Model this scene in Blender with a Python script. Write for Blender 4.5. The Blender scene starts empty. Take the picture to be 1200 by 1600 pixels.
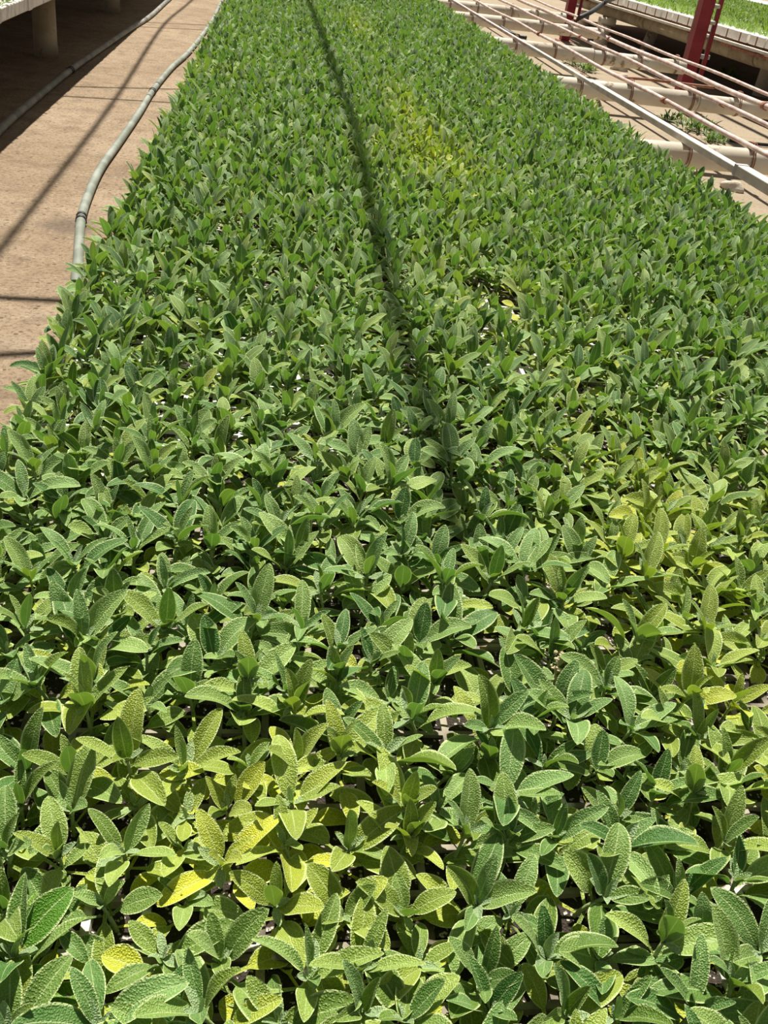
import bpy, bmesh, math, random
import numpy as np
from mathutils import Vector, Matrix

SC = bpy.context.scene
COL = SC.collection
PI = math.pi

# ------------------------------------------------------------------ camera
F_PX, ROLL_S, CAM_Z = 1400.0, 0.14, 1.30
v1 = Vector((-160.0, -960.0, F_PX))                       # image direction of the bed's long axis
k_ = F_PX * F_PX / (960.0 - ROLL_S * 160.0)
dn = Vector((-ROLL_S * k_, k_, F_PX)).normalized()        # image direction of straight down
AY = v1.normalized()
AZ = -dn
AX = AY.cross(AZ)
cam_d = bpy.data.cameras.new('camera')
cam = bpy.data.objects.new('camera', cam_d)
COL.objects.link(cam)
SC.camera = cam
cam_d.sensor_fit = 'VERTICAL'
cam_d.sensor_height = 32.0
cam_d.lens = 32.0 * F_PX / 1600.0
cam_d.clip_end = 200
right = Vector((AX.x, AY.x, AZ.x))
down = Vector((AX.y, AY.y, AZ.y))
fwd = Vector((AX.z, AY.z, AZ.z))
m3 = Matrix((right, -down, -fwd)).transposed()
cam.matrix_world = Matrix.Translation((0, 0, CAM_Z)) @ m3.to_4x4()

def proj(x, y, z):
    c = AX * x + AY * y + AZ * (z - CAM_Z)
    if c.z < 0.02:
        return (-9999, -9999, c.z)
    return (c.x / c.z * F_PX + 600, c.y / c.z * F_PX + 800, c.z)

def at(px, py, z):
    """where the photograph's point px, py lies on the level z"""
    d = Vector((px - 600, py - 800, F_PX))
    w = Vector((d.dot(AX), d.dot(AY), d.dot(AZ)))
    t = (z - CAM_Z) / w.z
    return Vector((w.x * t, w.y * t, z))

# ------------------------------------------------------------------ light, exposure
SC.view_settings.view_transform = 'Standard'
SC.view_settings.look = 'None'
SC.view_settings.exposure = 0.12
SC.view_settings.gamma = 1.0
SC.view_settings.use_curve_mapping = False
world = bpy.data.worlds.new('world')
SC.world = world
world.use_nodes = True
bg = world.node_tree.nodes['Background']
bg.inputs['Color'].default_value = (0.93, 0.97, 1.0, 1)
bg.inputs['Strength'].default_value = 0.25
SUN_DIR = Vector((-0.04, -0.48, -0.87)).normalized()
sun_d = bpy.data.lights.new('sun', 'SUN')
sun_d.energy = 8.0
sun_d.angle = math.radians(0.8)
sun_d.color = (1.0, 0.955, 0.87)
sun = bpy.data.objects.new('sun', sun_d)
COL.objects.link(sun)
sun.rotation_euler = SUN_DIR.to_track_quat('-Z', 'Y').to_euler()

rng = random.Random(7)
nrng = np.random.default_rng(11)

# ------------------------------------------------------------------ materials
def new_mat(name):
    m = bpy.data.materials.new(name)
    m.use_nodes = True
    nt = m.node_tree
    for n in list(nt.nodes):
        nt.nodes.remove(n)
    out = nt.nodes.new('ShaderNodeOutputMaterial')
    return m, nt, out

def N(nt, kind, **kw):
    n = nt.nodes.new(kind)
    for k, v in kw.items():
        setattr(n, k, v)
    return n

def L(nt, a, b):
    nt.links.new(a, b)

def mixc(nt, fac, a, b, blend='MIX'):
    n = nt.nodes.new('ShaderNodeMix')
    n.data_type = 'RGBA'
    n.blend_type = blend
    for sock, v in ((n.inputs[0], fac), (n.inputs[6], a), (n.inputs[7], b)):
        if hasattr(v, 'links'):
            nt.links.new(v, sock)
        elif isinstance(v, (int, float)):
            sock.default_value = v
        else:
            sock.default_value = (*v, 1)
    return n.outputs[2]

def math_n(nt, op, a, b=None, clamp=False):
    n = nt.nodes.new('ShaderNodeMath')
    n.operation = op
    n.use_clamp = clamp
    for i, v in enumerate((a, b)):
        if v is None:
            continue
        if hasattr(v, 'links'):
            nt.links.new(v, n.inputs[i])
        else:
            n.inputs[i].default_value = v
    return n.outputs[0]

def ramp(nt, fac, stops):
    n = nt.nodes.new('ShaderNodeMapRange')
    n.interpolation_type = 'SMOOTHSTEP'
    n.clamp = True
    nt.links.new(fac, n.inputs[0])
    n.inputs[1].default_value, n.inputs[2].default_value, n.inputs[3].default_value, n.inputs[4].default_value = stops
    return n.outputs[0]

def noise(nt, vec, scale, detail=4.0, rough=0.55):
    n = nt.nodes.new('ShaderNodeTexNoise')
    n.inputs['Scale'].default_value = scale
    n.inputs['Detail'].default_value = detail
    n.inputs['Roughness'].default_value = rough
    if vec is not None:
        nt.links.new(vec, n.inputs['Vector'])
    return n.outputs['Fac']

def coord(nt, which='Object'):
    return nt.nodes.new('ShaderNodeTexCoord').outputs[which]

def bumped(nt, height, strength, dist):
    b = nt.nodes.new('ShaderNodeBump')
    b.inputs['Strength'].default_value = strength
    b.inputs['Distance'].default_value = dist
    nt.links.new(height, b.inputs['Height'])
    return b.outputs['Normal']

def simple(name, c1, c2, scale=8.0, rough=0.7, speck=None, bump=0.3, bdist=0.004, metallic=0.0, stretch=None):
    """a two-tone mottled surface, with a third tone in small patches"""
    m, nt, out = new_mat(name)
    co = coord(nt)
    if stretch:
        mp = nt.nodes.new('ShaderNodeMapping')
        mp.inputs['Scale'].default_value = stretch
        L(nt, co, mp.inputs['Vector'])
        co = mp.outputs[0]
    n1 = noise(nt, co, scale, 6)
    c = mixc(nt, ramp(nt, n1, (0.35, 0.65, 0, 1)), c1, c2)
    if speck:
        n2 = noise(nt, co, speck[1], 5, 0.65)
        c = mixc(nt, ramp(nt, n2, (speck[2], speck[2] + 0.1, 0, 1)), c, speck[0])
    p = N(nt, 'ShaderNodeBsdfPrincipled')
    L(nt, c, p.inputs['Base Color'])
    p.inputs['Roughness'].default_value = rough
    p.inputs['Metallic'].default_value = metallic
    p.inputs['Specular IOR Level'].default_value = 0.3
    L(nt, bumped(nt, noise(nt, co, scale * 6, 5), bump, bdist), p.inputs['Normal'])
    L(nt, p.outputs[0], out.inputs['Surface'])
    return m

def leaf_material(name, deep, grey, yellow, back, young=0.0):
    """felted sage leaf: pebbled face, pale felt margin with painted backlit brightness, pale midrib, paler underside, some light passing through"""
    m, nt, out = new_mat(name)
    lf = N(nt, 'ShaderNodeAttribute', attribute_name='lf')
    ph = N(nt, 'ShaderNodeAttribute', attribute_name='ph')
    ti = N(nt, 'ShaderNodeAttribute', attribute_name='tint')
    oy = N(nt, 'ShaderNodeAttribute', attribute_name='yellowing', attribute_type='OBJECT')
    s = N(nt, 'ShaderNodeSeparateXYZ'); L(nt, lf.outputs['Vector'], s.inputs[0])
    tt = N(nt, 'ShaderNodeSeparateXYZ'); L(nt, ti.outputs['Vector'], tt.inputs[0])
    yel = math_n(nt, 'ADD', tt.outputs[0], math_n(nt, 'MULTIPLY', oy.outputs['Fac'], tt.outputs[1]), True)
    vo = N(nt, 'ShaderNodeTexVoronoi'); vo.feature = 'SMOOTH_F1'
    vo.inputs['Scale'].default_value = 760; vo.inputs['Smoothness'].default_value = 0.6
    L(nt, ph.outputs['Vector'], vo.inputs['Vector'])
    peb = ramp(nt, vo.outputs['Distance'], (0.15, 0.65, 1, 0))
    n1 = noise(nt, ph.outputs['Vector'], 60, 3)
    g = math_n(nt, 'ADD', math_n(nt, 'MULTIPLY', n1, 0.6), math_n(nt, 'SUBTRACT', tt.outputs[2], 0.3), True)
    c = mixc(nt, g, deep, grey)
    c = mixc(nt, yel, c, yellow)
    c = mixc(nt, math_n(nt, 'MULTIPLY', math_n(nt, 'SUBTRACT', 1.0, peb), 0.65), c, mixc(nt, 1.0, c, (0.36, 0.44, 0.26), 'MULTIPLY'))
    av = math_n(nt, 'ABSOLUTE', s.outputs[1])
    rib = math_n(nt, 'MULTIPLY', ramp(nt, av, (0.0, 0.09, 1, 0)), 0.40)
    rim = math_n(nt, 'MULTIPLY', ramp(nt, av, (0.80, 1.0, 0, 1)), 0.75)  # felt margin, strengthened in colour to imitate bright rims of backlit leaves
    tip = math_n(nt, 'MULTIPLY', ramp(nt, s.outputs[0], (0.94, 1.0, 0, 1)), 0.4)
    pale = math_n(nt, 'MAXIMUM', math_n(nt, 'MAXIMUM', rib, rim), tip)
    geo = N(nt, 'ShaderNodeNewGeometry')
    c = mixc(nt, math_n(nt, 'MULTIPLY', geo.outputs['Backfacing'], 0.75), c, mixc(nt, yel, back, yellow))
    c = mixc(nt, pale, c, (0.66, 0.74, 0.36))
    p = N(nt, 'ShaderNodeBsdfPrincipled')
    L(nt, c, p.inputs['Base Color'])
    p.inputs['Roughness'].default_value = 0.52
    p.inputs['Specular IOR Level'].default_value = 0.38
    p.inputs['Sheen Weight'].default_value = 0.07 + young
    p.inputs['Sheen Roughness'].default_value = 0.5
    hgt = math_n(nt, 'ADD', peb, math_n(nt, 'MULTIPLY', rib, -1.2))
    L(nt, bumped(nt, hgt, 0.75, 0.0009), p.inputs['Normal'])
    tr = N(nt, 'ShaderNodeBsdfTranslucent')
    L(nt, mixc(nt, 1.0, c, (0.80, 1.0, 0.30), 'MULTIPLY'), tr.inputs['Color'])
    mx = N(nt, 'ShaderNodeMixShader')
    mx.inputs[0].default_value = 0.21
    L(nt, p.outputs[0], mx.inputs[1]); L(nt, tr.outputs[0], mx.inputs[2])
    L(nt, mx.outputs[0], out.inputs['Surface'])
    return m

M = {}
M['leaf'] = leaf_material('sage_leaf', (0.062, 0.180, 0.022), (0.310, 0.480, 0.155), (0.74, 0.72, 0.05), (0.20, 0.35, 0.11))
M['young'] = leaf_material('sage_young_leaf', (0.25, 0.38, 0.15), (0.40, 0.53, 0.29), (0.52, 0.60, 0.16), (0.42, 0.52, 0.32), 0.1)
M['weed'] = leaf_material('weed_leaf', (0.10, 0.26, 0.01), (0.16, 0.36, 0.03), (0.40, 0.50, 0.03), (0.16, 0.33, 0.05))
M['seedling'] = leaf_material('tray_seedling_leaf', (0.05, 0.15, 0.01), (0.12, 0.25, 0.04), (0.40, 0.50, 0.03), (0.14, 0.25, 0.06))
M['grass'] = leaf_material('fine_grass', (0.13, 0.27, 0.010), (0.23, 0.38, 0.018), (0.42, 0.52, 0.03), (0.20, 0.34, 0.03))
M['stem'] = simple('sage_stem', (0.24, 0.32, 0.12), (0.36, 0.40, 0.20), 60, 0.7)
M['foam'] = simple('white_foam', (0.78, 0.75, 0.69), (0.86, 0.84, 0.79), 9, 0.65, ((0.52, 0.46, 0.38), 17, 0.62), 0.25, 0.002)
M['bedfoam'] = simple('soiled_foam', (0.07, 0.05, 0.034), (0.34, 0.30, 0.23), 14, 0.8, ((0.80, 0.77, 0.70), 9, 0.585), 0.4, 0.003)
M['oldfoam'] = simple('weathered_foam', (0.60, 0.53, 0.46), (0.72, 0.66, 0.58), 7, 0.7, ((0.36, 0.29, 0.22), 14, 0.60), 0.3, 0.003)
M['pipe'] = simple('cement_pipe', (0.54, 0.48, 0.38), (0.66, 0.61, 0.51), 3, 0.75, ((0.27, 0.20, 0.13), 8, 0.58), 0.35, 0.004)
M['post'] = simple('concrete_post', (0.33, 0.28, 0.19), (0.45, 0.39, 0.28), 4, 0.85, ((0.24, 0.20, 0.12), 9, 0.57), 0.4, 0.006)
M['red'] = simple('red_paint', (0.20, 0.018, 0.025), (0.26, 0.028, 0.036), 6, 0.45, ((0.17, 0.05, 0.04), 18, 0.64), 0.2, 0.002)
M['rail'] = simple('faded_red_rail', (0.46, 0.31, 0.27), (0.62, 0.52, 0.47), 14, 0.6, ((0.26, 0.12, 0.09), 24, 0.62), 0.3, 0.002)
M['rust'] = simple('rusty_steel', (0.22, 0.085, 0.05), (0.34, 0.17, 0.11), 20, 0.8, ((0.12, 0.05, 0.03), 40, 0.55), 0.4, 0.002)
M['white'] = simple('chalky_white_paint', (0.50, 0.47, 0.39), (0.64, 0.62, 0.54), 10, 0.6, ((0.46, 0.40, 0.32), 20, 0.62), 0.3, 0.002)
M['hose'] = simple('grey_green_hose', (0.17, 0.19, 0.15), (0.28, 0.30, 0.255), 7, 0.6, ((0.27, 0.27, 0.20), 19, 0.60), 0.15, 0.002)
M['hosedark'] = simple('dark_hose', (0.17, 0.17, 0.14), (0.30, 0.29, 0.25), 6, 0.55, ((0.42, 0.38, 0.31), 15, 0.62), 0.15, 0.002)
M['black'] = simple('black_plastic', (0.018, 0.018, 0.018), (0.04, 0.04, 0.038), 20, 0.5)
M['wood'] = simple('weathered_board', (0.30, 0.25, 0.19), (0.44, 0.38, 0.30), 6, 0.85)
M['stone'] = simple('pale_stone', (0.42, 0.36, 0.28), (0.58, 0.52, 0.43), 12, 0.9, None, 0.5, 0.01)
M['galv'] = simple('grey_steel', (0.38, 0.38, 0.38), (0.5, 0.5, 0.5), 10, 0.5)
M['dry'] = simple('dry_flower', (0.42, 0.34, 0.20), (0.62, 0.56, 0.36), 90, 0.85, ((0.24, 0.14, 0.12), 120, 0.58))

def soil_material():
    m, nt, out = new_mat('potting_soil')
    co = coord(nt)
    vo = N(nt, 'ShaderNodeTexVoronoi'); vo.inputs['Scale'].default_value = 420
    L(nt, co, vo.inputs['Vector'])
    sel = N(nt, 'ShaderNodeSeparateXYZ'); L(nt, vo.outputs['Color'], sel.inputs[0])
    c = mixc(nt, noise(nt, co, 120, 6), (0.012, 0.009, 0.006), (0.055, 0.038, 0.024))
    c = mixc(nt, math_n(nt, 'MULTIPLY', math_n(nt, 'GREATER_THAN', sel.outputs[0], 0.93), 0.8), c, (0.55, 0.51, 0.44))
    p = N(nt, 'ShaderNodeBsdfPrincipled')
    L(nt, c, p.inputs['Base Color'])
    p.inputs['Roughness'].default_value = 0.95
    L(nt, bumped(nt, vo.outputs['Distance'], 0.8, 0.003), p.inputs['Normal'])
    L(nt, p.outputs[0], out.inputs['Surface'])
    return m
M['soil'] = soil_material()

def ground_material():
    m, nt, out = new_mat('sandy_dirt')
    co = coord(nt)
    big = noise(nt, co, 0.9, 5)
    mid = noise(nt, co, 7, 6, 0.6)
    fine = noise(nt, co, 55, 8, 0.75)
    mp = N(nt, 'ShaderNodeMapping'); mp.inputs['Scale'].default_value = (0.55, 2.2, 1)
    L(nt, co, mp.inputs['Vector'])
    streak = noise(nt, mp.outputs[0], 3.0, 5, 0.6)
    c = mixc(nt, ramp(nt, big, (0.35, 0.65, 0, 1)), (0.285, 0.208, 0.134), (0.370, 0.280, 0.190))
    c = mixc(nt, ramp(nt, mid, (0.40, 0.72, 0, 0.6)), c, (0.165, 0.118, 0.077))
    c = mixc(nt, ramp(nt, streak, (0.50, 0.75, 0, 0.55)), c, (0.350, 0.282, 0.205))
    c = mixc(nt, ramp(nt, fine, (0.47, 0.62, 0, 0.6)), c, (0.085, 0.060, 0.038))
    # the ground beyond the sage bed is paler, drier
    sx = N(nt, 'ShaderNodeSeparateXYZ'); L(nt, co, sx.inputs[0])
    c = mixc(nt, ramp(nt, sx.outputs[0], (1.0, 1.8, 0, 0.55)), c, (0.350, 0.292, 0.212))
    vo = N(nt, 'ShaderNodeTexVoronoi'); vo.inputs['Scale'].default_value = 48
    L(nt, co, vo.inputs['Vector'])
    sv = N(nt, 'ShaderNodeSeparateXYZ'); L(nt, vo.outputs['Color'], sv.inputs[0])
    spot = math_n(nt, 'MULTIPLY', math_n(nt, 'GREATER_THAN', sv.outputs[0], 0.93), math_n(nt, 'LESS_THAN', vo.outputs['Distance'], 0.33))
    c = mixc(nt, math_n(nt, 'MULTIPLY', spot, 0.5), c, (0.46, 0.37, 0.27))
    spot2 = math_n(nt, 'MULTIPLY', math_n(nt, 'GREATER_THAN', sv.outputs[1], 0.955), math_n(nt, 'LESS_THAN', vo.outputs['Distance'], 0.40))
    c = mixc(nt, math_n(nt, 'MULTIPLY', spot2, 0.7), c, (0.08, 0.055, 0.036))
    # a damp stain under the hose joint
    vd = N(nt, 'ShaderNodeVectorMath', operation='DISTANCE')
    L(nt, co, vd.inputs[0]); vd.inputs[1].default_value = tuple(at(108, 352, 0))
    wob = math_n(nt, 'ADD', vd.outputs['Value'], math_n(nt, 'MULTIPLY', math_n(nt, 'SUBTRACT', mid, 0.5), 0.25))
    c = mixc(nt, ramp(nt, wob, (0.05, 0.17, 0.6, 0)), c, (0.09, 0.07, 0.055))
    p = N(nt, 'ShaderNodeBsdfPrincipled')
    L(nt, c, p.inputs['Base Color'])
    p.inputs['Roughness'].default_value = 0.95
    p.inputs['Specular IOR Level'].default_value = 0.15
    h = math_n(nt, 'ADD', math_n(nt, 'MULTIPLY', mid, 0.6), math_n(nt, 'ADD', math_n(nt, 'MULTIPLY', fine, 0.25), math_n(nt, 'MULTIPLY', spot, 0.2)))
    L(nt, bumped(nt, h, 0.9, 0.035), p.inputs['Normal'])
    L(nt, p.outputs[0], out.inputs['Surface'])
    return m
M['ground'] = ground_material()

# ------------------------------------------------------------------ helpers
def link_mesh(name, me, parent=None, kind=None):
    o = bpy.data.objects.new(name, me)
    COL.objects.link(o)
    if parent is not None:
        o.parent = parent
    if kind:
        o['kind'] = kind
    return o

def tag(o, label, cat, group=None):
    o['label'] = label
    o['category'] = cat
    if group:
        o['group'] = group
    return o

def thing(name, label, cat, loc=(0, 0, 0), rz=0.0, group=None):
    o = bpy.data.objects.new(name, None)
    o.empty_display_size = 0.02
    COL.objects.link(o)
    o.location = loc
    o.rotation_euler = (0, 0, rz)
    return tag(o, label, cat, group)

class MB:
    """collects shapes into one mesh"""
    def __init__(self):
        self.bm = bmesh.new()
    def box(self, lo, hi, bev=0.0):
        lo, hi = Vector(lo), Vector(hi)
        r = bmesh.ops.create_cube(self.bm, size=1.0)
        for v in r['verts']:
            v.co = Vector(((v.co.x + 0.5) * (hi.x - lo.x) + lo.x, (v.co.y + 0.5) * (hi.y - lo.y) + lo.y, (v.co.z + 0.5) * (hi.z - lo.z) + lo.z))
        if bev:
            es = list({e for v in r['verts'] for e in v.link_edges})
            bmesh.ops.bevel(self.bm, geom=es, offset=bev, segments=2, affect='EDGES', profile=0.5)
        return self
    def tube(self, pts, rad, seg=14, cap=True):
        pts = [Vector(p) for p in pts]
        rads = rad if isinstance(rad, (list, tuple)) else [rad] * len(pts)
        prev, rings = None, []
        up = Vector((0, 0, 1))
        for i, p in enumerate(pts):
            t = (pts[min(i + 1, len(pts) - 1)] - pts[max(i - 1, 0)]).normalized()
            a = t.cross(up)
            if a.length < 1e-3:
                a = t.cross(Vector((0, 1, 0)))
            if prev is not None:
                a = prev - t * prev.dot(t)
            a.normalize()
            prev = a
            b = t.cross(a)
            rings.append([self.bm.verts.new(p + (a * math.cos(2 * PI * j / seg) + b * math.sin(2 * PI * j / seg)) * rads[i]) for j in range(seg)])
        for r0, r1 in zip(rings, rings[1:]):
            for j in range(seg):
                f = self.bm.faces.new((r0[j], r0[(j + 1) % seg], r1[(j + 1) % seg], r1[j]))
                f.smooth = True
        if cap:
            self.bm.faces.new(rings[0][::-1])
            self.bm.faces.new(rings[-1])
        return self
    def build(self, name, mat, parent=None, kind=None):
        bmesh.ops.recalc_face_normals(self.bm, faces=self.bm.faces)
        me = bpy.data.meshes.new(name)
        self.bm.to_mesh(me)
        self.bm.free()
        me.materials.append(mat)
        return link_mesh(name, me, parent, kind)

def smooth_path(pts, n=10):
    """Catmull-Rom through the points"""
    P = [Vector(p) for p in pts]
    P = [P[0] * 2 - P[1]] + P + [P[-1] * 2 - P[-2]]
    out = []
    for i in range(1, len(P) - 2):
        for j in range(n):
            t = j / n
            a, b, c, d = P[i - 1], P[i], P[i + 1], P[i + 2]
            out.append(0.5 * ((2 * b) + (c - a) * t + (2 * a - 5 * b + 4 * c - d) * t * t + (3 * b - a - 3 * c + d) * t ** 3))
    out.append(P[-2])
    return out

ORD = ['', 'first', 'second', 'third', 'fourth', 'fifth', 'sixth', 'seventh', 'eighth', 'ninth', 'tenth', 'eleventh', 'twelfth', 'thirteenth', 'fourteenth', 'fifteenth', 'sixteenth', 'seventeenth', 'eighteenth', 'nineteenth', 'twentieth']
def ordinal(n):
    if n <= 20:
        return ORD[n]
    tens = {2: 'twenty', 3: 'thirty', 4: 'forty'}[n // 10]
    if n % 10 == 0:
        return {2: 'twentieth', 3: 'thirtieth', 4: 'fortieth'}[n // 10]
    return tens + '-' + ORD[n % 10]

# ------------------------------------------------------------------ leaves in numpy
KEYS = ('bx', 'by', 'bz', 'az', 'el', 'bend', 'L', 'W', 'P', 'fold', 'roll', 'yel', 'sens', 'bri', 'rnd', 'shp')

def leaf_arrays(leaves, nu, nv):
    """leaves: array (n, len(KEYS)); returns verts, quads, lf, ph, tint of leaf blades with their stalks"""
    A = {k: leaves[:, i] for i, k in enumerate(KEYS)}
    n = len(leaves)
    tb = np.linspace(0, 1, nu + 1)
    tb = 1 - (1 - tb) ** 1.15
    Lt = A['L'] + A['P']
    s = np.concatenate([np.zeros((n, 1)), A['P'][:, None] + tb[None, :] * A['L'][:, None]], axis=1)
    sf = s / Lt[:, None]
    e = A['el'][:, None] - A['bend'][:, None] * sf ** 1.4
    em = (e[:, 1:] + e[:, :-1]) / 2
    ds = np.diff(s, axis=1)
    r = np.concatenate([np.zeros((n, 1)), np.cumsum(ds * np.cos(em), axis=1)], axis=1)
    z = np.concatenate([np.zeros((n, 1)), np.cumsum(ds * np.sin(em), axis=1)], axis=1)
    ca, sa = np.cos(A['az'])[:, None], np.sin(A['az'])[:, None]
    C = np.stack([A['bx'][:, None] + r * ca, A['by'][:, None] + r * sa, A['bz'][:, None] + z], axis=2)
    T = np.stack([np.cos(e) * ca, np.cos(e) * sa, np.sin(e)], axis=2)
    S0 = np.stack([sa + 0 * e, -ca + 0 * e, 0 * e], axis=2)
    N0 = np.cross(S0, T)
    cr, sr = np.cos(A['roll'])[:, None, None], np.sin(A['roll'])[:, None, None]
    S = S0 * cr + N0 * sr
    Nn = N0 * cr - S0 * sr
    shape = np.sin(PI * np.clip(tb[None, :], 0, 1) ** A['shp'][:, None]) ** 0.62
    shape = np.maximum(shape, np.where(tb[None, :] > 0.9, 0.04, 0.13))
    w = np.concatenate([np.full((n, 1), 0.0011), A['W'][:, None] / 2 * shape], axis=1)
    w[:, 1] = 0.0016
    c = np.linspace(-1, 1, nv + 1)
    lift = w[:, :, None] * (np.abs(c)[None, None, :] ** 1.4) * np.sin(A['fold'])[:, None, None]
    wave = w[:, :, None] * 0.10 * np.sin(sf[:, :, None] * 9 + A['rnd'][:, None, None] * 40 + c[None, None, :] * 2.2) * np.abs(c)[None, None, :]
    across = w[:, :, None] * c[None, None, :] * np.cos(A['fold'] * 0.8)[:, None, None]
    V = C[:, :, None, :] + S[:, :, None, :] * across[..., None] + Nn[:, :, None, :] * (lift + wave)[..., None]
    nr, nc = nu + 2, nv + 1
    V = V.reshape(-1, 3)
    tt = np.concatenate([[-0.15], tb])
    lf = np.empty((n, nr, nc, 3)); lf[..., 0] = tt[None, :, None]; lf[..., 1] = c[None, None, :]; lf[..., 2] = A['rnd'][:, None, None]
    ph = np.empty((n, nr, nc, 3)); ph[..., 0] = s[:, :, None]; ph[..., 1] = w[:, :, None] * c; ph[..., 2] = A['rnd'][:, None, None] * 7
    ti = np.empty((n, nr, nc, 3)); ti[..., 0] = A['yel'][:, None, None]; ti[..., 1] = A['sens'][:, None, None]; ti[..., 2] = A['bri'][:, None, None]
    i, j = np.meshgrid(np.arange(nr - 1), np.arange(nc - 1), indexing='ij')
    q = np.stack([i * nc + j, i * nc + j + 1, (i + 1) * nc + j + 1, (i + 1) * nc + j], axis=-1).reshape(-1, 4)
    Q = (q[None] + (np.arange(n) * nr * nc)[:, None, None]).reshape(-1, 4)
    return V, Q, lf.reshape(-1, 3), ph.reshape(-1, 3), ti.reshape(-1, 3)

def stem_arrays(stems, seg=4):
    """stems: (n, 8) x0 y0 z0 x1 y1 z1 r0 r1, as open prisms"""
    n = len(stems)
    a = np.arange(seg) * 2 * PI / seg
    ring = np.stack([np.cos(a), np.sin(a), 0 * a], axis=1)
    b = stems[:, None, 0:3] + ring[None] * stems[:, 6][:, None, None]
    t = stems[:, None, 3:6] + ring[None] * stems[:, 7][:, None, None]
    V = np.stack([b, t], axis=1).reshape(-1, 3)
    j = np.arange(seg)
    q = np.stack([j, (j + 1) % seg, seg + (j + 1) % seg, seg + j], axis=1)
    Q = (q[None] + (np.arange(n) * 2 * seg)[:, None, None]).reshape(-1, 4)
    return V, Q

def mesh_from(name, V, Q, mats, attrs=None, mat_idx=None):
    me = bpy.data.meshes.new(name)
    nv, nq = len(V), len(Q)
    me.vertices.add(nv)
    me.vertices.foreach_set('co', np.ascontiguousarray(V, dtype=np.float32).ravel())
    me.loops.add(nq * 4)
    me.loops.foreach_set('vertex_index', np.ascontiguousarray(Q, dtype=np.int32).ravel())
    me.polygons.add(nq)
    me.polygons.foreach_set('loop_start', np.arange(0, nq * 4, 4, dtype=np.int32))
    try:
        me.polygons.foreach_set('loop_total', np.full(nq, 4, dtype=np.int32))
    except Exception:
        pass
    me.polygons.foreach_set('use_smooth', np.ones(nq, dtype=bool))
    for m in mats:
        me.materials.append(m)
    if mat_idx is not None:
        me.polygons.foreach_set('material_index', mat_idx.astype(np.int32))
    for k, v in (attrs or {}).items():
        a = me.attributes.new(k, 'FLOAT_VECTOR', 'POINT')
        a.data.foreach_set('vector', np.ascontiguousarray(v, dtype=np.float32).ravel())
    me.update(calc_edges=True)
    return me

def leaf_mesh(name, leaves, mat, nu, nv):
    V, Q, lf, ph, ti = leaf_arrays(np.array(leaves, dtype=float), nu, nv)
    return mesh_from(name, V, Q, [mat], {'lf': lf, 'ph': ph, 'tint': ti})

def sage(r, tall=1.0, broad=1.0, yellow=0.0, upright=0.0, low=2, grow=1.0):
    """leaf lists of one sage seedling rooted at the origin: (lower, main, young leaves), stem top"""
    H = r.uniform(0.034, 0.048) * tall
    tx, ty = r.gauss(0, 0.006), r.gauss(0, 0.006)
    az0 = r.uniform(0, 2 * PI)
    lower, main, young = [], [], []
    def leaf(lst, f, az, el, bend, Lf, W, P, yel, sens, bri, shp):
        lst.append((tx * f, ty * f, H * f, az, el, bend, Lf, W, P, r.uniform(0.10, 0.5), r.gauss(0, 0.22), min(1, max(0, yel)), sens, bri, r.random(), shp))
    # pairs from the soil up: height share, length, width/length, elevation, bend, stalk
    rows = [(0.25, 0.030, 0.60, 0.35, 0.8, 0.018), (0.45, 0.036, 0.54, 0.40, 0.8, 0.020), (0.66, 0.045, 0.46, 0.60, 0.8, 0.015), (0.84, 0.046, 0.40, 0.85, 0.75, 0.009), (0.96, 0.036, 0.38, 1.08, 0.5, 0.005)]
    if low < 2:
        rows = rows[1:]
    for i, (f, Lf, wr, el, bend, P) in enumerate(rows):
        for sgn in (0, 1):
            k = r.uniform(0.82, 1.18)
            az = az0 + i * PI / 2 + sgn * PI + r.gauss(0, 0.28)
            e = el + upright * 0.3 + r.gauss(0, 0.27)
            y = (0.58 if i == 0 and low == 2 else 0.20 if i <= 1 else 0.02) + r.gauss(0, 0.10) + yellow * (1.0 - 0.18 * i)
            Ls = Lf * k * (1.0 + 0.12 * (tall - 1) * 4) * (grow if i >= 2 else 1.0)
            leaf(lower if (i == 0 and low == 2) else main, f, az, min(1.45, e), (bend + r.gauss(0, 0.25)) / grow, Ls, Ls * wr * broad / grow ** 0.6 * r.uniform(0.88, 1.12), P * r.uniform(0.7, 1.3), y, 1.0 - 0.17 * i, r.uniform(-0.10, 0.95), r.uniform(0.80, 1.02))
    # side leaves from the lower axils
    for i in range(r.choice((0, 1, 2))):
        k = r.uniform(0.014, 0.026)
        leaf(main, r.uniform(0.35, 0.8), r.uniform(0, 2 * PI), r.uniform(0.3, 1.1), r.uniform(0.1, 0.8), k, k * 0.48, 0.004, 0.1 + yellow * 0.6, 0.7, r.uniform(0.3, 0.9), 0.9)
    for i, (Lf, el) in enumerate(((0.020, 0.80), (0.013, 1.05))):
        for sgn in (0, 1):
            k = Lf * r.uniform(0.8, 1.3)
            leaf(young, 1.0, az0 + i * PI / 2 + sgn * PI + r.gauss(0, 0.3), el + r.gauss(0, 0.25), r.uniform(0.0, 0.7), k, k * 0.42, 0.0015, yellow * 0.4, 0.4, r.uniform(0.3, 0.9), 0.92)
    return lower, main, young, (tx, ty, H)

# ------------------------------------------------------------------ the setting: ground, overhead frame
bm = bmesh.new()
bmesh.ops.create_grid(bm, x_segments=60, y_segments=60, size=40)
for v in bm.verts:
    v.co.y += 25
me = bpy.data.meshes.new('floor'); bm.to_mesh(me); bm.free(); me.materials.append(M['ground'])
link_mesh('floor', me, None, 'structure')

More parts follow.
